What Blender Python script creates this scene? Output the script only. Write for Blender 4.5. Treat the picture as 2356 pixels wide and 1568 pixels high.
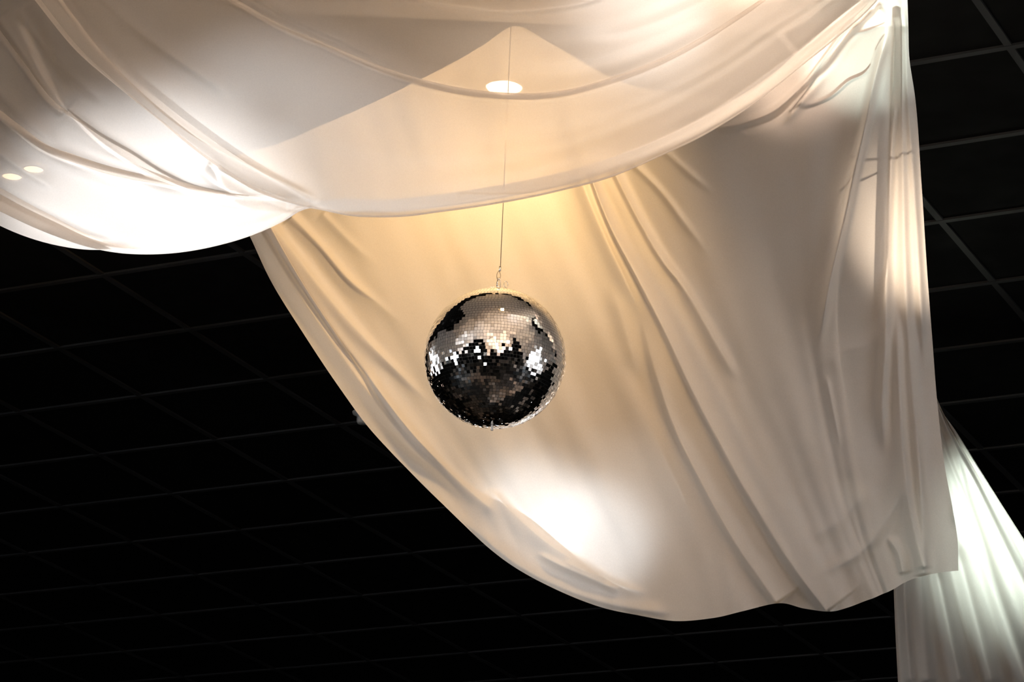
import bpy, math, random
import numpy as np
from mathutils import Matrix, Vector, Euler
SC = bpy.context.scene
for o in list(bpy.data.objects): bpy.data.objects.remove(o)
COL = SC.collection
random.seed(7); RNG = np.random.default_rng(7)

# ------------------------------------------------------------------ camera
W_, H_ = 2356.0, 1568.0
F_PX, PITCH, ROLL = 6688.0, 0.3582, 0.0416
GAZ, GA0, GSA, GB0, GSB = -0.4681, -1.4893, 0.1537, 2.0903, 0.152
CAM_Z, CEIL_Z = 1.6, 5.6
cam_d = bpy.data.cameras.new('camera'); cam = bpy.data.objects.new('camera', cam_d); COL.objects.link(cam)
cam_d.sensor_width = 36.0; cam_d.lens = F_PX / W_ * 36.0; cam_d.clip_end = 200
cam.matrix_world = (Matrix.Translation((0, 0, CAM_Z)) @ Matrix.Rotation(math.pi/2 + PITCH, 4, 'X') @ Matrix.Rotation(ROLL, 4, 'Z'))
cam_d.dof.use_dof = False
SC.camera = cam
SC.view_settings.view_transform = 'Standard'; SC.view_settings.look = 'None'
SC.view_settings.gamma = 1; SC.view_settings.use_curve_mapping = False
SC.view_settings.exposure = 0.0
SC.cycles.transparent_max_bounces = 24; SC.cycles.max_bounces = 8
SC.cycles.caustics_reflective = False; SC.cycles.caustics_refractive = False
SC.cycles.use_denoising = True

def at(px, py, Y):
    """world points at forward distance Y along the sight lines (works on arrays)"""
    px = np.asarray(px, float); py = np.asarray(py, float); Y = np.asarray(Y, float)
    x = (px - 1178) / F_PX; y = -(py - 784) / F_PX
    c, s = math.cos(ROLL), math.sin(ROLL)
    X = c*x - s*y; V = s*x + c*y
    cp, sp = math.cos(PITCH), math.sin(PITCH)
    dy = cp - V*sp; dz = sp + V*cp
    return np.stack([X/dy*Y, Y + 0*X, CAM_Z + dz/dy*Y], -1)
def ceil_y(px, py):
    p = at(px, py, 1.0); return (CEIL_Z - CAM_Z) / (p[..., 2] - CAM_Z)

# ------------------------------------------------------------------ world
w = bpy.data.worlds.new('world'); SC.world = w; w.use_nodes = True
bg = w.node_tree.nodes['Background']; bg.inputs[0].default_value = (0.05, 0.055, 0.065, 1); bg.inputs[1].default_value = 0.02

# ------------------------------------------------------------------ unseen lights: spots behind lit patches of cloth, plus added fill
def aim(o, target):
    d = Vector(target) - o.location
    o.rotation_euler = d.to_track_quat('-Z', 'Y').to_euler()
def spot(pos, target, power, color, half, blend=0.6, radius=0.05):
    l = bpy.data.lights.new('unseen_spot', 'SPOT'); l.energy = power; l.color = color  # unseen source without a fixture; several are added fill
    l.spot_size = math.radians(2*half); l.spot_blend = blend; l.shadow_soft_size = radius
    o = bpy.data.objects.new('unseen_spot', l); COL.objects.link(o)
    o.location = pos; aim(o, target); return o
def area(pos, target, power, color, sx, sy, spread=180):
    l = bpy.data.lights.new('added_fill_area', 'AREA'); l.energy = power; l.color = color
    l.shape = 'RECTANGLE'; l.size = sx; l.size_y = sy; l.spread = math.radians(spread)
    o = bpy.data.objects.new('added_fill_area', l); COL.objects.link(o)
    o.location = pos; aim(o, target); return o
WARM = (1.0, 0.74, 0.42); CREAM = (1.0, 0.80, 0.70); COOL = (0.86, 0.93, 1.0); MINT = (0.84, 1.0, 0.9); GOLD = (1, .6, .22)
P = lambda x, y, Y: Vector(at(x, y, Y).tolist())
#LIGHTS
area((2.2, 1.0, 4.7), P(1750, 600, 8), 14, CREAM, 1.4, 1.0, 100)  # added fill on the cloth fronts; no such panel is known
for _k in range(8):  # added side fill, rakes the rear drape to bring out its folds
    spot((-4.9 + .42*_k, 1.4 + .28*((_k*3) % 5), 2.6 + .5*((_k*2) % 3)), P(1150, 960, 8.4), 54, (1, .97, .92), 9.0, 1.0, 0.35)
# white patch coming through the rear drape
for _x, _y, _p, _h in ((1250, 1190, 900, 3.2), (1360, 1240, 1050, 3.4), (1200, 1130, 480, 2.6), (1120, 1030, 70, 3.4), (1430, 1150, 160, 3.8)):
    spot((.3, 12.2, 5.3), P(_x, _y, 8.6), _p, COOL, _h, 1.0, 0.05)
spot((1.5, 12.2, 5.3), P(1960, 930, 8.4), 30, COOL, 3.4, .8, 0.04)
spot((1.5, 12.2, 5.3), P(1890, 1210, 8.5), 35, COOL, 2.6, 1.0, 0.04)
spot((1.5, 12.2, 5.3), P(1958, 1140, 8.5), 45, (1, .95, .7), .75, .4, 0.01)
# added uplights, no such lamps known; brighten the canopy the ball mirrors
spot((-1.2, 5.0, 1.5), (-1.1, 5.1, 5.3), 560, (1, .74, .52), 28, .5, 0.1)
spot((1.2, 5.0, 1.5), (1.1, 5.1, 5.3), 560, (1, .74, .52), 28, .5, 0.1)
spot((0, 5.2, 1.5), (0, 6.2, 5.4), 1700, (1, .76, .54), 12, .5, 0.1)
# added light on the floor to lift the ball's lower reflections
spot((0.5, 4.5, 4.9), (0.2, 4.7, 0), 1100, CREAM, 40, .8, 0.1)
# warm lamp under the hanging point
spot((0.05, 7.15, 5.30), P(980, 640, 8.3), 78, (1, .62, .26), 52, 1.0, 0.05)
# behind the front swags
spot((-1.35, 9.3, 5.3), P(330, 575, 7.0), 850, (.98, .98, 1), 11, 1.0, 0.05)
spot((-1.30, 7.75, 5.4), P(700, 460, 6.95), 85, COOL, 22, 1.0, 0.05)
spot((0.36, 7.55, 5.42), P(1480, 25, 7.0), 17, COOL, 24, 1.0, 0.03)
spot((0.30, 7.60, 5.30), P(1650, 220, 7.05), 28, (1, .78, .6), 62, 1.0, 0.05)
spot((1.0, 9.1, 5.4), P(1840, 30, 7.4), 430, (1, .74, .56), 10, 1.0, 0.06)
spot((.0, 7.6, 5.3), P(1160, 215, 6.95), 4, (1, .85, .65), 22, 1.0, 0.02)  # added weak spot, imitates the downlight's halo in the sheer cloth
spot((1.25, 9.3, 5.3), P(1990, 120, 7.6), 460, MINT, 7.5, .8, 0.010)
spot((1.55, 8.7, 5.2), P(2105, 520, 7.6), 150, (1, .80, .60), 17, 1.0, 0.03)
# behind the far drape
spot((2.0, 11.2, 5.5), P(2330, 1180, 10.5), 250, MINT, 22, 1.0, 0.05)
# on the side drapes
spot((3.5, 6.6, 4.9), (2.3, 6.7, 4.1), 900, COOL, 30, .8, 0.1)
spot((-3.6, 8.9, 5.0), (-2.2, 8.9, 4.4), 900, COOL, 28, .8, 0.1)

# ------------------------------------------------------------------ helpers
def principled(name, color, rough=0.6, metal=0.0, **kw):
    m = bpy.data.materials.new(name); m.use_nodes = True
    b = m.node_tree.nodes['Principled BSDF']
    b.inputs['Base Color'].default_value = (*color, 1); b.inputs['Roughness'].default_value = rough
    b.inputs['Metallic'].default_value = metal
    for k, v in kw.items(): b.inputs[k].default_value = v
    return m
def noise_rough(m, scale, lo, hi, bump=0.0):
    nt = m.node_tree; b = nt.nodes['Principled BSDF']
    tc = nt.nodes.new('ShaderNodeTexCoord'); n = nt.nodes.new('ShaderNodeTexNoise'); n.inputs['Scale'].default_value = scale
    r = nt.nodes.new('ShaderNodeMapRange'); r.inputs['To Min'].default_value = lo; r.inputs['To Max'].default_value = hi
    nt.links.new(tc.outputs['Object'], n.inputs['Vector']); nt.links.new(n.outputs['Fac'], r.inputs['Value']); nt.links.new(r.outputs[0], b.inputs['Roughness'])
    if bump:
        bp = nt.nodes.new('ShaderNodeBump'); bp.inputs['Strength'].default_value = bump; bp.inputs['Distance'].default_value = .002
        nt.links.new(n.outputs['Fac'], bp.inputs['Height']); nt.links.new(bp.outputs[0], b.inputs['Normal'])
    return m
def mesh_obj(name, verts, faces, mat, parent=None, smooth=False):
    me = bpy.data.meshes.new(name)
    me.from_pydata([tuple(v) for v in verts], [], [tuple(f) for f in faces]); me.materials.append(mat)
    if smooth: me.polygons.foreach_set('use_smooth', [True]*len(me.polygons))
    me.update()
    o = bpy.data.objects.new(name, me); COL.objects.link(o); o.parent = parent; return o
def tag(o, label, cat, group=None):
    o['label'] = label; o['category'] = cat
    if group: o['group'] = group
    return o
def struct(o): o['kind'] = 'structure'; return o
def empty(name, loc):
    o = bpy.data.objects.new(name, None); COL.objects.link(o); o.location = loc; o.empty_display_size = .05; return o
class MB:
    def __init__(s): s.v = []; s.f = []
    def add(s, v, f):
        k = len(s.v); s.v += [tuple(a) for a in v]; s.f += [tuple(i+k for i in q) for q in f]
    def box(s, c, h, R=None):
        vs = [Vector((x*h[0], y*h[1], z*h[2])) for x in (-1, 1) for y in (-1, 1) for z in (-1, 1)]
        if R is not None: vs = [R @ v for v in vs]
        s.add([v + Vector(c) for v in vs], [(0,1,3,2),(4,6,7,5),(0,4,5,1),(2,3,7,6),(0,2,6,4),(1,5,7,3)])
    def tube(s, pts, r, n=12, closed=False, cap=True):
        pts = [Vector(p) for p in pts]; N = len(pts); rr = r if hasattr(r, '__len__') else [r]*N
        vs = []; prev = None
        for i, p in enumerate(pts):
            a = pts[(i-1) % N] if closed else pts[max(i-1, 0)]; b = pts[(i+1) % N] if closed else pts[min(i+1, N-1)]
            t = (b - a).normalized()
            if prev is None: u = t.orthogonal().normalized()
            else: u = (prev - t*prev.dot(t)).normalized()
            prev = u; v = t.cross(u)
            vs += [p + rr[i]*(math.cos(2*math.pi*k/n)*u + math.sin(2*math.pi*k/n)*v) for k in range(n)]
        fs = []
        for i in range(N if closed else N-1):
            j = (i+1) % N
            fs += [(i*n+k, i*n+(k+1) % n, j*n+(k+1) % n, j*n+k) for k in range(n)]
        if cap and not closed: fs += [tuple(range(n-1, -1, -1)), tuple((N-1)*n+k for k in range(n))]
        s.add(vs, fs)
    def lathe(s, prof, c, n=48):
        vs = []; fs = []
        for r, z in prof: vs += [(c[0]+r*math.cos(2*math.pi*k/n), c[1]+r*math.sin(2*math.pi*k/n), c[2]+z) for k in range(n)]
        for i in range(len(prof)-1): fs += [(i*n+k, i*n+(k+1) % n, (i+1)*n+(k+1) % n, (i+1)*n+k) for k in range(n)]
        s.add(vs, fs)
    def build(s, name, mat, parent=None, smooth=False): return mesh_obj(name, s.v, s.f, mat, parent, smooth)

# ------------------------------------------------------------------ room shell
m_tile = noise_rough(principled('ceiling_tile_black', (0.0035, 0.0034, 0.0034), 0.8), 6, .55, .9, .4)
m_tile.node_tree.nodes['Principled BSDF'].inputs['Specular IOR Level'].default_value = .15
m_bar = noise_rough(principled('ceiling_bar_black', (0.028, 0.028, 0.030), 0.5), 3, .38, .6)
m_wall = noise_rough(principled('wall_dark', (0.03, 0.027, 0.025), 0.8), 4, .6, .9)
m_floor = principled('floor_carpet', (0.10, 0.075, 0.055), 0.5)
_nt = m_floor.node_tree; _tc = _nt.nodes.new('ShaderNodeTexCoord'); _vo = _nt.nodes.new('ShaderNodeTexVoronoi'); _vo.distance = 'CHEBYCHEV'; _vo.inputs['Scale'].default_value = .8
_rp = _nt.nodes.new('ShaderNodeValToRGB'); _rp.color_ramp.interpolation = 'CONSTANT'
for _p, _c in ((0, (.012, .011, .010)), (.45, (.10, .08, .062)), (.7, (.32, .25, .20)), (.86, (.5, .42, .35))):
    _e = _rp.color_ramp.elements.new(_p) if _p not in (0,) else _rp.color_ramp.elements[0]
    _e.color = (*_c, 1)
_rp.color_ramp.elements.remove(_rp.color_ramp.elements[-1])
_nt.links.new(_tc.outputs['Object'], _vo.inputs['Vector']); _nt.links.new(_vo.outputs['Color'], _rp.inputs['Fac']); _nt.links.new(_rp.outputs[0], _nt.nodes['Principled BSDF'].inputs['Base Color'])
m_frame = principled('added_window_frame', (0.5, 0.5, 0.48), 0.5)
def emis(name, color, s):
    m = bpy.data.materials.new(name); m.use_nodes = True; nt = m.node_tree; nt.nodes.clear()
    e = nt.nodes.new('ShaderNodeEmission'); e.inputs[0].default_value = (*color, 1); e.inputs[1].default_value = s
    o = nt.nodes.new('ShaderNodeOutputMaterial'); nt.links.new(e.outputs[0], o.inputs[0]); return m
X0, X1, Y0, Y1 = -11.0, 11.0, -9.0, 19.0
b = MB(); b.box(((X0+X1)/2, (Y0+Y1)/2, -.05), ((X1-X0)/2, (Y1-Y0)/2, .05)); struct(b.build('floor', m_floor))
b = MB(); b.box(((X0+X1)/2, (Y0+Y1)/2, CEIL_Z+.02), ((X1-X0)/2, (Y1-Y0)/2, .02)); struct(b.build('ceiling', m_tile))
b = MB(); b.box(((X0+X1)/2, Y1+.1, 2.8), ((X1-X0)/2+.2, .1, 2.8)); struct(b.build('wall_back', m_wall))
b = MB(); b.box(((X0+X1)/2, Y0-.1, 2.8), ((X1-X0)/2+.2, .1, 2.8)); struct(b.build('wall_front', m_wall))
b = MB(); b.box((X0-.1, (Y0+Y1)/2, 2.8), (.1, (Y1-Y0)/2, 2.8)); struct(b.build('wall_left', m_wall))
b = MB(); b.box((X1+.1, (Y0+Y1)/2, 2.8), (.1, (Y1-Y0)/2, 2.8)); struct(b.build('wall_right', m_wall))
# suspended-ceiling bars: two crossing runs, square cells
HH = CEIL_Z - CAM_Z
eu = Vector((math.cos(GAZ), math.sin(GAZ), 0)); ev = Vector((-math.sin(GAZ), math.cos(GAZ), 0))
def clip(p, d):
    t0, t1 = -1e9, 1e9
    for k, (lo, hi) in enumerate(((X0, X1), (Y0, Y1))):
        if abs(d[k]) < 1e-9:
            if not lo < p[k] < hi: return None
            continue
        a, c = (lo-p[k])/d[k], (hi-p[k])/d[k]
        t0 = max(t0, min(a, c)); t1 = min(t1, max(a, c))
    return (t0, t1) if t1 - t0 > .3 else None
b = MB()
for k in range(-60, 60):
    for (base, sp, n, d, dz) in ((GA0, GSA, eu, ev, .0), (GB0, GSB, ev, eu, .0015)):
        p = n*((base + sp*k)*HH); r = clip(p, d)
        if not r: continue
        a, c = p + d*r[0], p + d*r[1]; mid = (a+c)/2; L = (c-a).length/2 - .02
        if mid.y + L < 3: continue
        R = Matrix((d, n, Vector((0, 0, 1)))).transposed()
        b.box((mid.x, mid.y, CEIL_Z - .004 - dz), (L, .012, .004), R)
struct(b.build('trim_1', m_bar))
# glowing windows added on the side walls to give the ball something to mirror
m_glow = emis('added_glow_pane', (0.85, 0.93, 1.0), 9.0)
def added_window(idx, x, y, z, wy, hz):
    s = 1 if x > 0 else -1
    f = MB()
    xx = x - s*.03
    for dz in (-hz, 0, hz): f.box((xx, y, z+dz), (.03, wy+.04, .03))
    for dy in (-wy, 0, wy): f.box((xx, y+dy, z), (.03, .03, hz+.03))
    o = struct(f.build('added_window_%d' % idx, m_frame))
    g = MB(); g.box((x - s*.012, y, z), (.006, wy, hz)); g.build('pane', m_glow, o)
added_window(1, X1, 1.0, 2.6, 1.0, 1.2)
added_window(2, X0, 4.0, 2.6, 1.0, 1.2)

# ------------------------------------------------------------------ sheer fabric
def fabric(name, color, trans, trl=0.55):
    m = bpy.data.materials.new(name); m.use_nodes = True; nt = m.node_tree; nt.nodes.clear()
    N = nt.nodes.new; out = N('ShaderNodeOutputMaterial')
    d = N('ShaderNodeBsdfDiffuse'); t = N('ShaderNodeBsdfTranslucent'); tr = N('ShaderNodeBsdfTransparent')
    tc = N('ShaderNodeTexCoord'); nz = N('ShaderNodeTexNoise'); nz.inputs['Scale'].default_value = 260; nz.inputs['Detail'].default_value = 2
    ramp = N('ShaderNodeMapRange'); ramp.inputs['To Min'].default_value = .93; ramp.inputs['To Max'].default_value = 1.05
    mul = N('ShaderNodeVectorMath'); mul.operation = 'SCALE'; mul.inputs[0].default_value = color
    nt.links.new(tc.outputs['Object'], nz.inputs['Vector']); nt.links.new(nz.outputs['Fac'], ramp.inputs['Value']); nt.links.new(ramp.outputs[0], mul.inputs['Scale'])
    nt.links.new(mul.outputs[0], d.inputs['Color']); nt.links.new(mul.outputs[0], t.inputs['Color'])
    tr.inputs['Color'].default_value = (.97, .95, .93, 1)
    m1 = N('ShaderNodeMixShader'); m1.inputs[0].default_value = trl
    m2 = N('ShaderNodeMixShader'); m2.inputs[0].default_value = trans
    nt.links.new(d.outputs[0], m1.inputs[1]); nt.links.new(t.outputs[0], m1.inputs[2])
    nt.links.new(m1.outputs[0], m2.inputs[1]); nt.links.new(tr.outputs[0], m2.inputs[2]); nt.links.new(m2.outputs[0], out.inputs[0])
    return m
m_sheer = fabric('sheer_ivory_voile', (0.90, 0.86, 0.82), .36)
m_sheer_back = fabric('sheer_ivory_voile_rear', (0.90, 0.86, 0.82), .10, .38)
m_hem = fabric('sheer_hem', (0.92, 0.88, 0.84), .06)

def crom(P_, t, tq):
    """Hermite spline through rows P_ (n,k) at knots t, evaluated at tq, with limited tangents"""
    n = len(t); h = np.diff(t); dl = np.diff(P_, axis=0) / h.reshape((-1,) + (1,)*(P_.ndim-1))
    m = np.zeros_like(P_); m[0] = dl[0]; m[-1] = dl[-1]
    for i in range(1, n-1):
        wa, wb = h[i], h[i-1]; m[i] = (dl[i-1]*wa + dl[i]*wb) / (wa+wb)
    i = np.clip(np.searchsorted(t, tq, side='right')-1, 0, n-2)
    sh = (-1,) + (1,)*(P_.ndim-1)
    s = ((tq - t[i]) / h[i]).reshape(sh); hi = h[i].reshape(sh)
    return ((2*s**3-3*s**2+1)*P_[i] + (s**3-2*s**2+s)*hi*m[i] + (-2*s**3+3*s**2)*P_[i+1] + (s**3-s**2)*hi*m[i+1])
def resample(poly, n):
    p = np.array(poly, float); d = np.r_[0, np.cumsum(np.hypot(*(np.diff(p[:, :2], axis=0).T)))]
    tq = np.linspace(0, d[-1], n*4); q = crom(p, d, tq)
    d2 = np.r_[0, np.cumsum(np.hypot(*(np.diff(q[:, :2], axis=0).T)))]
    u = np.linspace(0, d2[-1], n)
    return np.stack([np.interp(u, d2, q[:, k]) for k in range(q.shape[1])], 1)
def fold_disp(px, py, poly, wl, wr, amp, fade=(60, 60), taper=None):
    """signed asymmetric ridge along a polyline; + on the left-hand side of travel. returns metres"""
    p = resample(poly, 90); seg = np.hypot(*np.diff(p, axis=0).T); L = np.r_[0, np.cumsum(seg)]
    shp = px.shape; X = px.ravel(); Y = py.ravel(); out = np.zeros(X.size)
    W = 4*max(wl, wr)
    near = (X > p[:, 0].min()-W) & (X < p[:, 0].max()+W) & (Y > p[:, 1].min()-W) & (Y < p[:, 1].max()+W)
    ids = np.nonzero(near)[0]
    if ids.size == 0: return out.reshape(shp)
    best = np.full(ids.size, 1e18); sd = np.zeros(ids.size); al = np.zeros(ids.size)
    x, y = X[ids], Y[ids]
    for k in range(len(p)-1):
        a, d = p[k], p[k+1]-p[k]; l2 = d@d
        t = np.clip(((x-a[0])*d[0]+(y-a[1])*d[1])/l2, 0, 1)
        ex, ey = x-a[0]-t*d[0], y-a[1]-t*d[1]; q = ex*ex+ey*ey; m = q < best
        best[m] = q[m]; cr = (d[0]*ey-d[1]*ex)[m]; sd[m] = np.sign(cr)*np.sqrt(q[m]); al[m] = (L[k]+t*seg[k])[m]
    wd = np.where(sd > 0, wr, wl)
    if taper is not None: wd = wd*(taper[0] + (taper[1]-taper[0])*al/L[-1])
    v = np.exp(-np.abs(sd/wd)**1.7)
    e = np.clip(al/max(fade[0], 1e-6), 0, 1)*np.clip((L[-1]-al)/max(fade[1], 1e-6), 0, 1)
    out[ids] = amp*v*(e*e*(3-2*e)); return out.reshape(shp)

def drape(name, guides, yfun, folds, mat, label, hemrow=None, hem_col=None, nu=260, dv=4.0, ripples=(), warps=(), maxv=520, fscale=1.3, layers=(), loff=.05, lmat=None):
    lmat = lmat or mat
    """loft a cloth through guide lines (picture-plane outline, each given its own distance) and crease it"""
    G = np.array([resample([(q[0], q[1], q[2] if len(q) > 2 else -1) for q in g], nu) for g in guides])
    knots = [0.0]
    for a, c in zip(G[:-1], G[1:]): knots.append(knots[-1] + max(6.0, float(np.mean(np.hypot(*(a-c)[:, :2].T)))))
    knots = np.array(knots); nv = int(min(maxv, knots[-1]/dv)); vq = np.linspace(0, knots[-1], nv)
    ve = vq.copy(); yo = np.zeros((nv, nu)); uu = np.linspace(0, 1, nu)
    V = np.repeat(vq[:, None], nu, 1)
    for (gi, A, wd, dep, u0, u1) in warps:      # true overlaps: the cloth doubles back on itself
        vc = np.interp(gi, np.arange(len(knots)), knots)
        e = np.clip((uu-u0)/.12, 0, 1)*np.clip((u1-uu)/.12, 0, 1); e = e*e*(3-2*e)
        d = (vq[:, None]-vc)/wd
        V += -A*d*np.exp(-d*d/2)*e[None]; yo += dep*np.tanh(1.5*d)*np.exp(-(d/3.0)**2)*e[None]
    V = np.clip(V, 0, knots[-1])
    PX = np.empty((nv, nu, 3))
    for j in range(nu): PX[:, j] = crom(G[:, j], knots, V[:, j])
    px, py, yy = PX[..., 0], PX[..., 1], PX[..., 2]
    Y = np.where(yy < 0, yfun(px, py), yy) + yo
    for f in folds: Y = Y - fscale*fold_disp(px, py, *f)
    for (per, amp, ph, u0, u1, wob) in ripples:
        e = np.clip((uu-u0)/.2, 0, 1)*np.clip((u1-uu)/.2, 0, 1); e = e*e*(3-2*e)
        Y = Y + amp*np.sin(2*math.pi*vq[:, None]/per + ph + wob*np.sin(3.1*uu[None]+ph*2)+ .6*np.sin(vq[:, None]/per*1.7+ph))*e[None]
    pts = at(px, py, Y)
    pts[..., 2] = np.minimum(pts[..., 2], CEIL_Z - .015)
    idx = np.arange(nv*nu).reshape(nv, nu)
    F = np.stack([idx[:-1, :-1], idx[:-1, 1:], idx[1:, 1:], idx[1:, :-1]], -1).reshape(-1, 4)
    o = fast_mesh(name, pts.reshape(-1, 3), F, mat)
    tag(o, label, 'drape')
    def strip(sub):   # hem: a doubled band stitched along an edge
        q = sub.copy(); q[..., 1] -= .004; n0, n1 = q.shape[:2]
        ii = np.arange(n0*n1).reshape(n0, n1)
        FF = np.stack([ii[:-1, :-1], ii[:-1, 1:], ii[1:, 1:], ii[1:, :-1]], -1).reshape(-1, 4)
        fast_mesh('hem', q.reshape(-1, 3), FF, m_hem).parent = o
    for la, lb in layers:   # where the cloth lies double
        A_ = resample(la, 140); B_ = resample(lb, 140); kk = np.linspace(0, 1, 9)[:, None, None]
        Q = A_[None]*(1-kk) + B_[None]*kk; lp = at(Q[..., 0], Q[..., 1], yfun(Q[..., 0], Q[..., 1]) + loff + .006*np.sin(kk[..., 0]*3.14))
        lp[..., 2] = np.minimum(lp[..., 2], CEIL_Z - .015)
        ii = np.arange(9*140).reshape(9, 140)
        fast_mesh('folded_layer', lp.reshape(-1, 3), np.stack([ii[:-1, :-1], ii[:-1, 1:], ii[1:, 1:], ii[1:, :-1]], -1).reshape(-1, 4), lmat).parent = o
    if hemrow: strip(pts[:hemrow] if hemrow > 0 else pts[hemrow:])
    if hem_col: strip(pts[:, :hem_col] if hem_col > 0 else pts[:, hem_col:])
    return o
def fast_mesh(name, v, f, mat):
    me = bpy.data.meshes.new(name); me.vertices.add(len(v)); me.vertices.foreach_set('co', np.asarray(v, np.float32).ravel())
    me.loops.add(f.size); me.loops.foreach_set('vertex_index', f.astype(np.int32).ravel())
    me.polygons.add(len(f)); me.polygons.foreach_set('loop_start', np.arange(0, f.size, 4, dtype=np.int32)); me.polygons.foreach_set('loop_total', np.full(len(f), 4, np.int32))
    me.polygons.foreach_set('use_smooth', np.ones(len(f), bool)); me.materials.append(mat); me.update(calc_edges=True); me.validate()
    o = bpy.data.objects.new(name, me); COL.objects.link(o); return o

# --- front swag (runs from the upper left to the knot at the upper right)
def y_front(px, py): return 6.78 + .40*np.clip(px/2060, 0, 1)**1.4 + .00006*(250-py)
def y_left(px, py): return y_front(px, py) + .065 + .05*np.clip((700-px)/700, 0, 1)
R = [
 [(-130,-290),(-50,-160),(76,0),(178,123),(263,196),(361,275),(488,376),(594,442),(688,473),(743,484),(806,497),(870,500),(940,498),(1000,490),(1060,482),(1150,468),(1225,454),(1300,437),(1400,410),(1470,382),(1540,350),(1600,322),(1660,288),(1720,250),(1780,205),(1850,148),(1920,92),(2000,22),(2060,-50)],
 [(-100,-310),(20,-160),(148,13),(230,120),(318,209),(445,312),(515,356),(615,412),(700,447),(770,468),(870,478),(1000,466),(1150,446),(1300,414),(1470,358),(1600,298),(1720,228),(1850,130),(1950,45),(2064,-60)],
 [(-50,-330),(90,-160),(238,0),(382,125),(500,220),(620,300),(780,375),(930,405),(1100,396),(1300,355),(1480,285),(1640,200),(1780,105),(1900,15),(2068,-90)],
 [(0,-350),(160,-190),(350,-40),(520,90),(680,190),(840,270),(1000,310),(1160,312),(1330,283),(1500,220),(1660,135),(1800,40),(2070,-110)],
 [(100,-380),(330,-130),(535,0),(640,60),(745,105),(850,150),(960,187),(1050,208),(1160,220),(1240,221),(1320,210),(1400,187),(1500,150),(1600,100),(1700,38),(1800,-30),(2072,-140)],
 [(200,-400),(450,-160),(690,-20),(860,50),(1020,95),(1160,110),(1290,98),(1420,62),(1560,0),(2074,-170)],
 [(300,-420),(600,-180),(800,-60),(970,0),(1080,18),(1200,25),(1290,16),(1400,-12),(1600,-70),(2076,-190)],
 [(330,-440,6.85),(700,-240,6.95),(1150,-170,7.05),(1600,-200,7.10),(2076,-240,7.14)],
 [(340,-330,7.1),(700,-210,7.25),(1150,-150,7.35),(1600,-170,7.2),(2078,-180,7.2)],
 [(340,-190,7.30),(700,-160,7.42),(1150,-100,7.53),(1600,-120,7.3),(2080,-140,7.24)],
]
fR = [
 # main pleat through the middle of the swag: steep flank on its lower side
 ([(480,-35),(590,30),(700,80),(850,146),(960,183),(1080,210),(1180,219),(1290,213),(1400,184),(1520,138),(1640,72),(1720,15)], 26, 9, .020, (10, 200)),
 ([(520,-35),(640,38),(760,92),(900,158),(980,186)], 7, 16, -.012, (10, 120)),
 ([(120,-30),(200,75),(318,205),(445,310),(615,404),(743,464)], 9, 24, .020, (10, 60)),
 ([(60,-25),(165,100),(263,192),(400,300),(560,418),(690,470)], 20, 10, -.016, (10, 60)),
 ([(210,-30),(300,55),(382,118),(470,178),(560,235)], 30, 12, .014, (10, 120)),
 ([(860,-30),(970,-2),(1080,17),(1150,24),(1250,20),(1340,6),(1420,-20)], 22, 9, .014, (10, 60)),
 ([(1340,88),(1480,60),(1620,0),(1700,-40)], 26, 14, .012, (90, 30)),
 ([(1180,140),(1320,140),(1450,105),(1600,40),(1700,-15)], 30, 20, .012, (140, 30)),
 ([(1300,290),(1450,255),(1600,185),(1750,90),(1880,0)], 34, 26, .014, (150, 30)),
 ([(1350,380),(1480,335),(1620,265),(1760,170),(1880,80),(1990,-10)], 26, 12, .016, (120, 20)),
 ([(1500,330),(1620,272),(1760,182),(1880,90),(2000,-10)], 12, 26, .010, (120, 20)),
 ([(560,238),(700,300),(850,345),(1000,360),(1200,350)], 60, 60, .014, (120, 160)),
 ([(1050,446),(1120,449),(1200,447),(1260,443)], 4, 6, .004, (20, 40)),
]
drape('sheer_drape', R, y_front, fR, m_sheer, 'long front swag of sheer ivory cloth sweeping up to the knot at upper right', hemrow=3, nu=420, dv=2.4,
      ripples=[(150, .006, .4, .0, 1.2, 1.2), (62, .0016, 2.1, .45, 1.2, 1.0)], warps=[(4.0, 30, 14, .006, .05, .95), (1.0, 20, 11, .006, -.2, .40)])

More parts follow.
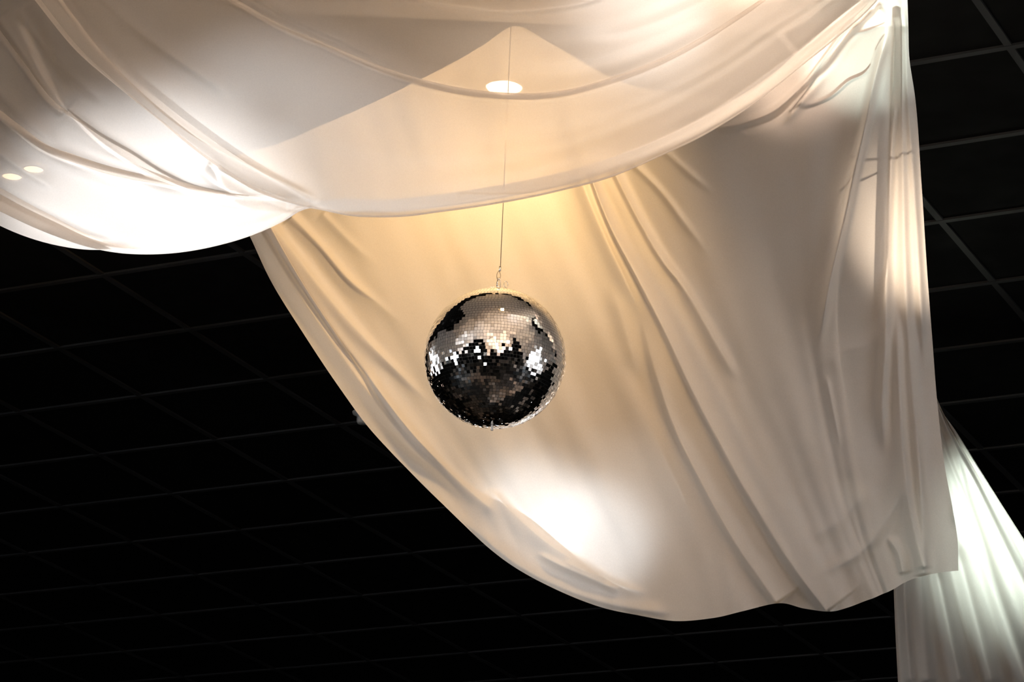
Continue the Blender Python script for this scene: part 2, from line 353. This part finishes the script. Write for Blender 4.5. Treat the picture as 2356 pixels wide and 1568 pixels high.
# --- lower-left swag, gathered behind the front one
Lg = [
 [(-420,260),(-160,440),(0,522),(130,573),(200,588),(300,593),(400,585),(500,565),(580,541),(650,510),(700,482),(800,486),(870,489),(1000,478),(1150,456),(1300,426),(1470,370),(1600,312),(1720,241),(1850,140),(1950,55),(2066,-60)],
 [(-420,200),(-160,365),(0,446),(60,478),(130,512),(200,545),(270,565),(350,570),(440,563),(530,546),(620,515),(695,478),(800,482),(870,486),(1000,474),(1150,452),(1300,421),(1470,366),(1600,308),(1720,238),(1850,137),(1950,52),(2066,-62)],
 [(-420,60),(-160,190),(0,335),(90,420),(180,482),(290,522),(400,530),(520,518),(620,496),(697,475),(800,478),(870,482),(1000,470),(1150,448),(1300,418),(1470,362),(1600,304),(1720,234),(1850,134),(1950,50),(2067,-64)],
 [(-420,-60),(-160,110),(0,262),(60,308),(106,340),(170,364),(240,388),(320,408),(400,427),(470,442),(530,452),(600,458),(660,466),(700,472),(800,474),(870,478),(1000,467),(1150,445),(1300,414),(1470,359),(1600,300),(1720,231),(1850,131),(1950,48),(2067,-66)],
 [(-380,-260),(-160,-120),(0,80),(60,160),(127,243),(160,264),(230,312),(300,354),(380,402),(450,432),(560,446),(640,456),(702,468),(800,468),(870,472),(1000,461),(1150,439),(1300,408),(1470,353),(1600,294),(1720,225),(1850,126),(1950,43),(2068,-68)],
 [(-340,-330),(-160,-220),(0,-40),(80,70),(170,170),(260,240),(360,315),(470,385),(570,430),(650,448),(704,464),(800,464),(870,467),(1000,456),(1150,434),(1300,403),(1470,348),(1600,289),(1720,220),(1850,121),(1950,38),(2068,-70)],
 [(-300,-360),(-100,-260),(60,-90),(160,40),(260,140),(380,240),(500,330),(600,395),(670,434),(712,458),(800,456),(870,459),(1000,448),(1150,425),(1300,394),(1470,338),(1600,279),(1720,210),(1850,113),(1950,30),(2069,-74)],
]
fL = [
 ([(-60,405),(0,446),(60,479),(130,512),(200,544),(280,566)], 10, 22, -.024, (5, 60)),
 ([(90,528),(160,548),(250,568),(330,578)], 10, 12, .012, (40, 60)),
 ([(-60,215),(0,266),(60,310),(106,341),(170,363),(260,392),(400,426),(530,452),(650,466)], 10, 18, .022, (5, 80)),
 ([(100,345),(180,385),(270,424),(350,462)], 12, 8, .014, (60, 60)),
 ([(-10,40),(60,140),(127,242),(150,262)], 34, 10, .030, (5, 12)),
 ([(150,250),(230,312),(300,354),(380,404),(440,432)], 9, 24, .026, (20, 60)),
 ([(40,20),(110,110),(200,200),(260,245)], 22, 14, .020, (5, 60)),
 ([(480,372),(530,408),(600,440),(680,470)], 12, 16, .022, (10, 20)),
 ([(455,385),(500,425),(540,446)], 14, 8, -.016, (15, 20)),
 ([(-60,150),(0,215),(70,285),(150,345)], 20, 14, .016, (5, 60)),
 ([(-60,300),(0,352),(60,395),(140,440)], 20, 10, .014, (5, 60)),
]
drape('sheer_drape', Lg, y_left, fL, m_sheer, 'lower-left swag of sheer white cloth glowing brightly above the dark ceiling', hemrow=4, nu=420, dv=2.2,
      ripples=[(90, .005, 1.4, -.2, .5, 1.2)], warps=[(1.0, 26, 13, .006, -.2, .38), (3.0, 24, 12, .006, -.2, .42), (4.0, 20, 11, .006, -.2, .36)], lmat=m_sheer_back, layers=[
  ([(-200,400),(-60,485),(0,519),(130,564),(200,574),(258,574)], [(-200,330),(-60,412),(0,446),(60,479),(130,512),(200,546),(262,576)]),
  ([(40,60),(100,180),(150,250),(230,312),(300,352),(380,402),(450,432),(520,446)], [(60,60),(118,180),(160,262),(225,330),(290,376),(370,424),(440,444),(520,450)]),
  ([(470,372),(520,400),(570,428),(640,455),(700,470)], [(490,388),(510,430),(540,448),(620,460),(695,474)]),
  ([(0,262),(106,340),(200,374),(320,407),(470,442),(560,455)], [(0,276),(100,352),(195,388),(318,418),(470,448),(560,458)]),
 ])

# --- rear drape behind the mirrored ball
def y_mid(px, py):
    t = np.clip((py-60)/1370, 0, 1)
    r = np.clip((px-1250)/800, 0, 1); r = r*r*(3-2*r)
    return 7.90 + .62*t + .10*np.sin(np.clip(t, 0, 1)*math.pi) - .55*r*(1-t)**1.2
Mg = [
 [(480,372),(573,540),(620,640),(700,770),(780,890),(850,985),(900,1040),(975,1116),(1050,1190)],
 [(548,356),(620,516),(680,625),(770,765),(850,885),(960,1030),(1060,1150),(1120,1256)],
 [(640,330),(720,520),(790,640),(870,770),(950,900),(1050,1040),(1140,1180),(1190,1308)],
 [(740,288),(820,500),(890,650),(970,790),(1050,930),(1140,1080),(1220,1220),(1270,1351)],
 [(850,240),(930,460),(1000,630),(1080,790),(1160,950),(1250,1110),(1330,1260),(1370,1392)],
 [(960,186),(1040,440),(1120,620),(1210,800),(1290,970),(1370,1130),(1440,1280),(1460,1413)],
 [(1050,140),(1130,430),(1210,620),(1300,800),(1380,970),(1450,1130),(1520,1280),(1560,1428)],
 [(1110,105),(1190,420),(1270,600),(1350,770),(1440,950),(1520,1110),(1590,1260),(1640,1421)],
 [(1190,60),(1275,405),(1340,560),(1420,730),(1500,900),(1590,1080),(1660,1230),(1710,1405)],
 [(1260,96),(1340,425),(1405,560),(1480,730),(1560,930),(1640,1090),(1710,1230),(1790,1387)],
 [(1320,130),(1385,412),(1440,540),(1520,700),(1610,890),(1690,1040),(1770,1190),(1830,1310),(1850,1399)],
 [(1380,165),(1425,400),(1480,510),(1560,680),(1650,860),(1740,1040),(1810,1180),(1870,1310),(1903,1406)],
 [(1470,200),(1520,380),(1590,540),(1670,720),(1740,880),(1820,1050),(1880,1200),(1930,1320),(1950,1397)],
 [(1585,215),(1640,420),(1690,580),(1750,740),(1810,900),(1860,1050),(1910,1190),(1960,1310),(1990,1382)],
 [(1700,225),(1750,430),(1780,590),(1820,750),(1860,900),(1895,1050),(1935,1190),(1980,1300),(2010,1375)],
 [(1835,120),(1860,400),(1865,580),(1875,740),(1900,900),(1930,1050),(1965,1190),(2000,1290),(2030,1366)],
 [(1930,40),(1945,300),(1930,500),(1920,700),(1935,880),(1960,1050),(1990,1190),(2020,1290),(2045,1360)],
 [(2035,-40),(2005,200),(1970,400),(1945,600),(1940,780),(1965,950),(1995,1100),(2025,1230),(2050,1310),(2062,1351)],
 [(2048,-50),(2030,200),(2015,400),(2005,600),(2002,800),(2012,1000),(2035,1160),(2060,1270),(2080,1340)],
 [(2060,-50),(2055,200),(2052,400),(2050,600),(2055,800),(2068,1000),(2088,1150),(2110,1328)],
 [(2072,-50),(2074,200),(2082,400),(2090,600),(2100,800),(2112,1000),(2132,1160),(2155,1318)],
 [(2080,-50),(2084,130),(2098,300),(2112,500),(2124,700),(2134,880),(2150,1050),(2168,1180),(2182,1314)],
 [(2086,-50),(2090,60),(2092,130),(2105,220),(2120,420),(2135,650),(2145,780),(2157,930),(2175,1080),(2192,1170),(2203,1240),(2205,1312)],
]
fM = [
 ([(560,470),(640,600),(760,780),(900,970),(1040,1110)], 10, 18, .012, (40, 120)),
 ([(600,490),(690,640),(780,775),(860,880),(960,1010),(1040,1090)], 22, 8, .018, (30, 120)),
 ([(622,512),(690,600),(760,690),(860,800),(950,890),(1030,970)], 11, 26, .022, (5, 240)),
 ([(668,494),(740,570),(800,640),(870,700),(940,760)], 11, 24, .020, (5, 190)),
 ([(740,490),(810,560),(880,620)], 9, 14, .006, (5, 110)),
 ([(835,850),(900,940),(980,1030),(1060,1110),(1150,1190)], 9, 18, .014, (60, 80)),
 ([(1120,1120),(1180,1180),(1260,1250),(1340,1300),(1420,1345),(1500,1370)], 10, 40, .022, (40, 80)),
 ([(1230,1270),(1300,1305),(1370,1335),(1430,1360)], 8, 10, .012, (30, 30)),
 ([(1290,1288),(1340,1310),(1400,1335)], 8, 10, .010, (30, 30)),
 ([(980,1130),(1080,1210),(1180,1290),(1300,1355),(1420,1392),(1560,1412)], 16, 12, .012, (60, 60)),
 # long pleats from the hanging point down to the lower hem
 ([(1352,390),(1363,420),(1400,513),(1466,639),(1532,768),(1589,891),(1645,1000),(1705,1110),(1762,1205),(1812,1285),(1860,1350),(1905,1408)], 24, 6, .042, (5, 5), (.5, 2.0)),
 ([(1330,395),(1350,450),(1388,540),(1440,650),(1480,740)], 10, 22, .018, (5, 120)),
 ([(1405,380),(1416,403),(1472,513),(1532,612),(1559,645),(1600,710)], 12, 5, .026, (5, 110)),
 ([(1559,640),(1600,706),(1648,791),(1700,880)], 12, 12, .014, (60, 60)),
 ([(1470,700),(1510,860),(1560,1000),(1610,1100),(1700,1260),(1790,1388)], 40, 12, .034, (200, 5)),
 ([(1400,640),(1440,760),(1470,880)], 30, 22, .014, (80, 80)),
 ([(1450,370),(1520,440),(1580,520),(1640,600)], 9, 8, .010, (5, 150)),
 ([(1520,340),(1600,410),(1650,450)], 9, 8, .007, (20, 80)),
 ([(1640,296),(1700,286),(1770,262),(1830,215),(1880,160),(1920,112),(1960,66),(2010,20)], 9, 9, .018, (30, 10)),
 ([(1700,300),(1780,275),(1850,210),(1910,150),(1950,95),(2030,15)], 7, 9, -.016, (30, 10)),
 ([(1800,290),(1880,185),(1960,80),(2030,-5)], 9, 12, .020, (40, 10)),
 ([(2046,60),(2010,190),(1990,290),(1965,400),(1940,520),(1915,620),(1896,720),(1885,800)], 10, 10, .036, (60, 120)),
 ([(2058,200),(2048,400),(2040,600),(2036,800),(2030,960),(2040,1060)], 12, 12, .026, (60, 120)),
 ([(1890,850),(1940,810),(2000,790),(2034,750)], 20, 22, .005, (40, 30)),
 ([(1900,860),(1920,960),(1935,1040)], 6, 6, .006, (30, 50)),
 ([(2062,20),(2054,200),(2046,380),(2040,560),(2030,720)], 24, 10, -.026, (60, 150)),
 ([(2070,0),(2074,200),(2078,420),(2084,660),(2098,880),(2116,1080),(2130,1310)], 12, 12, .022, (60, 10)),
 ([(2080,0),(2088,200),(2100,400),(2114,640),(2128,860)], 10, 9, .018, (60, 160)),
 ([(2064,700),(2070,900),(2082,1080),(2100,1200),(2128,1322)], 10, 16, .024, (100, 5)),
 ([(2040,1230),(2066,1270),(2078,1320)], 14, 7, .016, (30, 5)),
 ([(1860,1330),(1980,1270),(2060,1160),(2090,1060)], 20, 14, .012, (80, 80)),
 ([(1840,1250),(1930,1200),(2010,1110)], 24, 24, .010, (60, 60)),
 ([(2186,960),(2196,1100),(2202,1220)], 14, 9, .020, (60, 40)),
]
drape('sheer_drape', Mg, y_mid, fM, m_sheer_back, 'large sheer ivory drape hanging behind the mirror ball', hem_col=None, nu=440, dv=2.6, maxv=900,
      ripples=[(190, .007, .4, -.2, 1.2, 1.6), (70, .0018, 2.0, -.2, 1.2, 1.2)], warps=[(1.0, 16, 10, .006, .0, .6)], fscale=1.6, layers=[
  ([(535,465),(575,540),(622,640),(702,770),(782,890),(902,1040),(1052,1190),(1182,1299),(1351,1383),(1451,1408),(1560,1426)],
   [(600,450),(630,520),(700,635),(780,750),(850,850),(930,960),(1010,1050),(1100,1125),(1212,1185),(1306,1262),(1400,1332),(1490,1378),(1562,1425)]),
  ([(1440,850),(1480,960),(1530,1065),(1575,1160),(1620,1285),(1690,1408)], [(1455,850),(1520,960),(1580,1065),(1640,1165),(1705,1270),(1788,1385)]),
  ([(1345,380),(1363,420),(1400,513),(1466,639),(1532,768),(1589,891),(1645,1000),(1705,1110),(1762,1205),(1812,1285),(1850,1340)],
   [(1358,380),(1379,420),(1421,513),(1491,639),(1560,768),(1622,891),(1682,1000),(1738,1110),(1785,1205),(1825,1285),(1852,1338)]),
  ([(1398,365),(1416,403),(1472,513),(1532,612),(1559,645),(1610,735)], [(1412,365),(1431,403),(1488,513),(1545,612),(1566,645),(1611,734)]),
  ([(2052,40),(2047,200),(2040,400),(2034,560),(2030,720),(2040,900),(2050,1060)], [(2070,40),(2072,200),(2068,400),(2064,560),(2060,720),(2062,900),(2058,1060)]),
 ])

# --- far drape at the lower right
def y_far(px, py): return 10.35 + .25*np.clip((py-800)/800, 0, 1.5)
Fg = [
 [(2066,760),(2056,1000),(2052,1200),(2056,1350),(2066,1568),(2080,1760),(2092,1900)],
 [(2074,755),(2076,1000),(2086,1200),(2098,1350),(2122,1568),(2150,1760),(2170,1900)],
 [(2082,755),(2100,1000),(2126,1200),(2150,1350),(2190,1568),(2230,1760),(2260,1900)],
 [(2090,755),(2130,1000),(2170,1180),(2210,1350),(2270,1568),(2325,1760),(2365,1900)],
 [(2096,760),(2150,980),(2210,1150),(2265,1340),(2340,1568),(2400,1760),(2440,1900)],
 [(2102,770),(2166,970),(2240,1130),(2310,1320),(2400,1568),(2470,1760),(2520,1900)],
 [(2108,780),(2174,960),(2262,1120),(2360,1310),(2470,1568),(2540,1760),(2590,1900)],
 [(2112,800),(2157,930),(2200,992),(2250,1072),(2300,1152),(2356,1240),(2450,1390),(2560,1568),(2680,1760)],
]
fF = [
 ([(2190,1000),(2220,1120),(2260,1240),(2290,1340),(2330,1460),(2370,1568)], 12, 26, .045, (60, 5)),
 ([(2170,1040),(2200,1160),(2220,1260)], 12, 14, .02, (60, 60)),
 ([(2110,1200),(2120,1350),(2140,1568)], 14, 14, .03, (60, 5)),
 ([(2150,1280),(2180,1420),(2210,1568)], 16, 12, .03, (60, 5)),
 ([(2200,1240),(2240,1400),(2280,1568)], 20, 14, .026, (60, 5)),
 ([(2080,1200),(2084,1400),(2096,1568)], 8, 12, .02, (60, 5)),
 ([(2200,1020),(2260,1150),(2330,1290),(2400,1420)], 12, 20, .035, (60, 5)),
]
drape('sheer_drape', Fg, y_far, fF, m_sheer_back, 'bright mint-white sheer drape at the lower right, farthest behind the others', nu=200, dv=2.5,
      ripples=[(60, .012, .7, -.2, 1.2, .8), (28, .004, .2, -.2, 1.2, .8)])

# --- canopy of the same cloth over the space in front (above the frame; the ball mirrors it)
nx, ny = 160, 90
cx, cy = np.meshgrid(np.linspace(-4.2, 4.4, nx), np.linspace(2.6, 7.0, ny))
cy = 2.6 + (cy-2.6)/4.4*(4.6 + 2.3*np.clip((np.abs(cx)-1.8)/.4, 0, 1))
cz = 5.50 - .10*np.sin(np.clip((cy-2.6)/4.4, 0, 1)*math.pi) - .05*np.abs(np.sin(cx*2.2 + .4*cy)) - .02*np.sin(cx*9+cy)
_c = np.clip((.95-np.abs(cx))/.15, 0, 1)*np.clip((cy-6.3)/.9, 0, 1)
cy = cy + .68*_c; cz = cz*(1-_c) + 5.575*_c
ii = np.arange(nx*ny).reshape(ny, nx)
o = fast_mesh('ceiling_canopy', np.stack([cx, cy, cz], -1).reshape(-1, 3), np.stack([ii[:-1, :-1], ii[:-1, 1:], ii[1:, 1:], ii[1:, :-1]], -1).reshape(-1, 4), m_sheer_back)
tag(o, 'cream cloth canopy overhead, mirrored in the upper half of the ball', 'canopy')

# --- side drapes hanging either side of the ball, outside the frame
for sx, ya, yb, zl, lab in ((2.3, 4.8, 8.3, 3.3, 'white drape hanging out of frame to the right, glowing in the mirror ball'), (-2.2, 5.6, 10.4, 4.0, 'white drape hanging out of frame to the left, glowing in the mirror ball')):
    sy, sz = np.meshgrid(np.linspace(ya, yb, 260), np.linspace(0, 1, 60))
    ph = (sy-ya)/(yb-ya)
    zb = zl + 1.0*(1-np.sin(ph*math.pi))
    sxx = sx + (.05*np.sin(sy*19) + .03*np.sin(sy*43+1))*(.4+.6*sz)
    ii = np.arange(260*60).reshape(60, 260)
    o = fast_mesh('side_drape', np.stack([sxx, sy, 5.52 + (zb-5.52)*sz], -1).reshape(-1, 3), np.stack([ii[:-1, :-1], ii[:-1, 1:], ii[1:, 1:], ii[1:, :-1]], -1).reshape(-1, 4), m_sheer_back)
    tag(o, lab, 'drape')

# ------------------------------------------------------------------ mirror ball
BR = .2
depth = BR*F_PX/163.0
pc = at(1139, 823, 1.0) - np.array([0, 0, CAM_Z]); pc = pc/np.linalg.norm(pc)
BC = Vector((0, 0, CAM_Z)) + Vector(pc.tolist())*math.hypot(depth, 0)
m_mirror = principled('mirror_glass', (.93, .93, .94), .03, 1.0)
m_core = principled('ball_core_grey', (.32, .31, .30), .5)
m_chrome = principled('chrome', (.8, .79, .77), .18, 1.0)
m_steel = noise_rough(principled('steel_wire', (.32, .29, .25), .35, .9), 200, .3, .5)
m_white = principled('white_plastic', (.8, .8, .8), .4)
ball = empty('mirror_ball', BC)
tag(ball, 'round silver mirror ball hanging on a wire in front of the rear drape', 'mirror ball')
b = MB(); b.lathe([(BR*.985*math.sin(a), -BR*.985*math.cos(a)) for a in np.linspace(0.001, math.pi-.001, 60)], (0, 0, 0), 96)
b.build('ball_core', m_core, ball, True)
rot = Matrix.Rotation(.6, 3, 'Z')
tb = MB(); NR = 68; pitch = math.pi/NR; gap = .00034
for i in range(1, NR):
    lat = -math.pi/2 + (i+.5)*pitch
    if lat > math.pi/2 - 1.6*pitch: break
    n = max(6, int(round(2*math.pi*math.cos(lat)*BR/(BR*pitch*1.0)))); ph = random.random()*6.28
    drift = 0
    patch = random.gauss(0, .004)
    for k in range(n):
        a = ph + 2*math.pi*(k)/n
        N_ = Vector((math.cos(lat)*math.cos(a), math.cos(lat)*math.sin(a), math.sin(lat)))
        E_ = Vector((-math.sin(a), math.cos(a), 0)); U_ = N_.cross(E_)
        j = .006 + .042*max(0, min(1, (.40 - lat)/.7)); big = random.random() < .05
        jx, jy = random.gauss(patch, j*(2.2 if big else 1)), random.gauss(patch, j*(2.2 if big else 1))
        Nn = (N_ + E_*jx + U_*jy).normalized(); E2 = (E_ - Nn*E_.dot(Nn)).normalized(); U2 = Nn.cross(E2)
        hw = math.pi*math.cos(lat)*BR/n - gap; hh = BR*pitch/2 - gap
        top = .9945
        c = rot @ (N_*BR*1.0); E2, U2, Nn = rot @ E2, rot @ U2, rot @ Nn
        q = [c + E2*sx*hw + U2*sy*hh for sx, sy in ((-1, -1), (1, -1), (1, 1), (-1, 1))]
        bot = [p - Nn*.0035 for p in q]
        tb.add(q + bot, [(0, 1, 2, 3), (0, 4, 5, 1), (1, 5, 6, 2), (2, 6, 7, 3), (3, 7, 4, 0)])
tb.build('mirror_tiles', m_mirror, ball)
b = MB(); b.lathe([(.0, .0045), (.018, .004), (.022, .0), (.022, -.004), (.0, -.004)], (0, 0, BR), 40); b.build('top_cap', m_chrome, ball, True)
b = MB(); b.tube([(0, 0, -BR+.006), (0, 0, -BR-.016)], .0036, 20); b.build('bottom_pin', m_white, ball, True)
right = Vector((1, 0, 0))
def ring(c, r, th, ax=0.0, rz=1.0, rx=1.0, n=36):
    t = MB(); u = Vector((math.cos(ax), math.sin(ax), 0))
    t.tube([Vector(c) + u*(rx*r*math.cos(x)) + Vector((0, 0, rz*r*math.sin(x))) for x in np.linspace(0, 2*math.pi, n, endpoint=False)], th, 10, True); return t
ring((.002, 0, BR+.005), .0115, .0011, .15, 1.0, 1.0).build('hanging_eye', m_chrome, ball, True)
ring((.022, -.01, BR+.020), .0085, .0010, .5, 1.15, .75).build('spare_eye', m_chrome, ball, True)
b = MB(); b.tube([(.016, -.006, BR+.001), (.0185, -.008, BR+.007), (.0205, -.009, BR+.0115)], .0010, 10); b.build('spare_eye_shank', m_chrome, ball, True)
# suspension wire with ferrule and snap hook: holds the ball, is a thing of its own
x0 = BC.x + .001; y0 = BC.y; z0 = BC.z + BR
sus = empty('suspension_wire', (x0, y0, CEIL_Z))
tag(sus, 'thin steel wire with clip holding up the mirror ball', 'wire')
def rel(p): return (p[0]-x0, p[1]-y0, p[2]-CEIL_Z)
b = MB(); b.tube([rel((x0+.003, y0, CEIL_Z)), rel((x0+.003, y0, z0+.0685))], .00115, 10); b.build('wire', m_steel, sus, True)
b = MB(); b.tube([rel((x0+.002, y0, z0+.078)), rel((x0+.002, y0, z0+.064))], .0032, 12); b.build('ferrule', m_chrome, sus, True)
t = MB(); cz = z0+.052; t.tube([rel((x0 - .001 + .0062*math.sin(a)*math.sin(a/2)**.5, y0, cz + .0125*math.cos(a))) for a in np.linspace(0, 2*math.pi, 40)], .00105, 8); t.build('wire_loop', m_steel, sus, True)
t = MB(); t.tube([rel((x0-.001 - .004*math.sin(a), y0+.001, z0+.050+.008*-math.cos(a)-.003)) for a in np.linspace(-1.4, 1.4, 14)], .0019, 8); t.build('thimble', m_steel, sus, True)
t = MB(); t.tube([rel((x0 + .0052*math.cos(a)*(1-.25*math.sin(a)), y0, z0+.0265+.0155*math.sin(a))) for a in np.linspace(0, 2*math.pi, 40, endpoint=False)], .00135, 10, True); t.build('snap_hook', m_chrome, sus, True)
t = MB(); t.tube([rel((x0-.0040, y0-.001, z0+.016)), rel((x0-.0030, y0-.001, z0+.037))], .0017, 10); t.build('hook_gate', m_chrome, sus, True)
b = MB(); b.lathe([(0, 0), (.035, 0), (.035, -.006), (.012, -.012), (.006, -.03), (0, -.03)], (0, 0, 0), 32); b.build('ceiling_plate', m_steel, sus, True)

# ------------------------------------------------------------------ lamps above the cloth
m_trim = principled('downlight_trim', (.6, .6, .58), .35, .3)
m_lamp = emis('warm_lamp', (1.0, .80, .52), 60.0)
m_dim = emis('dim_warm_lamp', (1.0, .70, .42), 2.4)
def downlight(x, y, label, col=WARM, power=60, half=60, r=.05, lm=m_lamp):
    o = empty('ceiling_downlight', (x, y, CEIL_Z)); tag(o, label, 'ceiling light', None)
    b = MB(); b.lathe([(r*.95, -.001), (r*1.0, -.014), (r*1.35, -.014), (r*1.4, -.008), (r*1.4, .0)], (0, 0, 0), 40); b.build('trim_ring', m_trim, o, True)
    b = MB(); b.lathe([(0.0, -.012), (r*.6, -.011), (r*.95, -.008)], (0, 0, 0), 32); b.build('lamp', lm, o, True)
    l = bpy.data.lights.new('downlight_beam', 'SPOT'); l.energy = power; l.color = col; l.spot_size = math.radians(2*half); l.spot_blend = .8; l.shadow_soft_size = r*.8
    q = bpy.data.objects.new('downlight_beam', l); COL.objects.link(q); q.location = (0, 0, -.03); q.parent = o
    return o
c = P(1160, 195, float(ceil_y(1160, 195)))
downlight(c.x, c.y, 'warm round ceiling light glowing through the middle of the front swag', GOLD, 22, 62, .06)

for _x, _y, _l in ((78, 383, 'small warm ceiling light glowing through the lower-left swag, right one of a pair'), (28, 400, 'small warm ceiling light glowing through the lower-left swag, left one of a pair')):
    c = P(_x, _y, float(ceil_y(_x, _y))); downlight(c.x, c.y, _l, WARM, 1, 50, .035, m_dim)

# small white fitting on the dark ceiling beyond the rear drape
c = P(836, 948, float(ceil_y(836, 948)))
sd = empty('smoke_detector', (c.x, c.y, CEIL_Z)); tag(sd, 'small pale ceiling sensor peeking out past the left edge of the rear drape', 'smoke detector')
b = MB(); b.lathe([(0, -.05), (.022, -.05), (.026, -.042), (.027, -.012), (.045, -.008), (.047, 0)], (0, 0, 0), 32); b.build('housing', m_white, sd, True)

# thin branches showing as shadows near the knot
m_bark = noise_rough(principled('bark', (.05, .035, .025), .9), 60, .7, 1)
twig = empty('branch', P(1940, 100, 8.0)); tag(twig, 'thin dark branch showing through the rear drape below the knot', 'branch')
def stem(pts, r, off=.045):
    q = [P(x, y, float(y_mid(np.array(float(x)), np.array(float(y))))+off) - twig.location for x, y in pts]
    qq = np.array([tuple(v) for v in q]); d = np.r_[0, np.cumsum(np.linalg.norm(np.diff(qq, axis=0), axis=1))]
    sm = crom(qq, d, np.linspace(0, d[-1], 40)); t = MB(); t.tube([tuple(v) for v in sm], [float(a) for a in np.linspace(r, r*.6, 40)], 8); t.build('twig', m_bark, twig, True)
stem([(1962,60),(1945,95),(1930,120),(1890,180),(1850,240),(1822,272)], .0055)
stem([(1818,272),(1870,262),(1915,240),(1955,205),(1990,185),(2003,172)], .0045)
stem([(1932,112),(1960,105),(2000,92),(2034,78)], .003)
stem([(2034,120),(2022,130),(2014,142)], .0035)
stem([(1972,372),(1990,380),(2050,382),(2090,378),(2118,372)], .0032)
stem([(1952,448),(1985,432),(2020,420),(2060,404)], .0032)
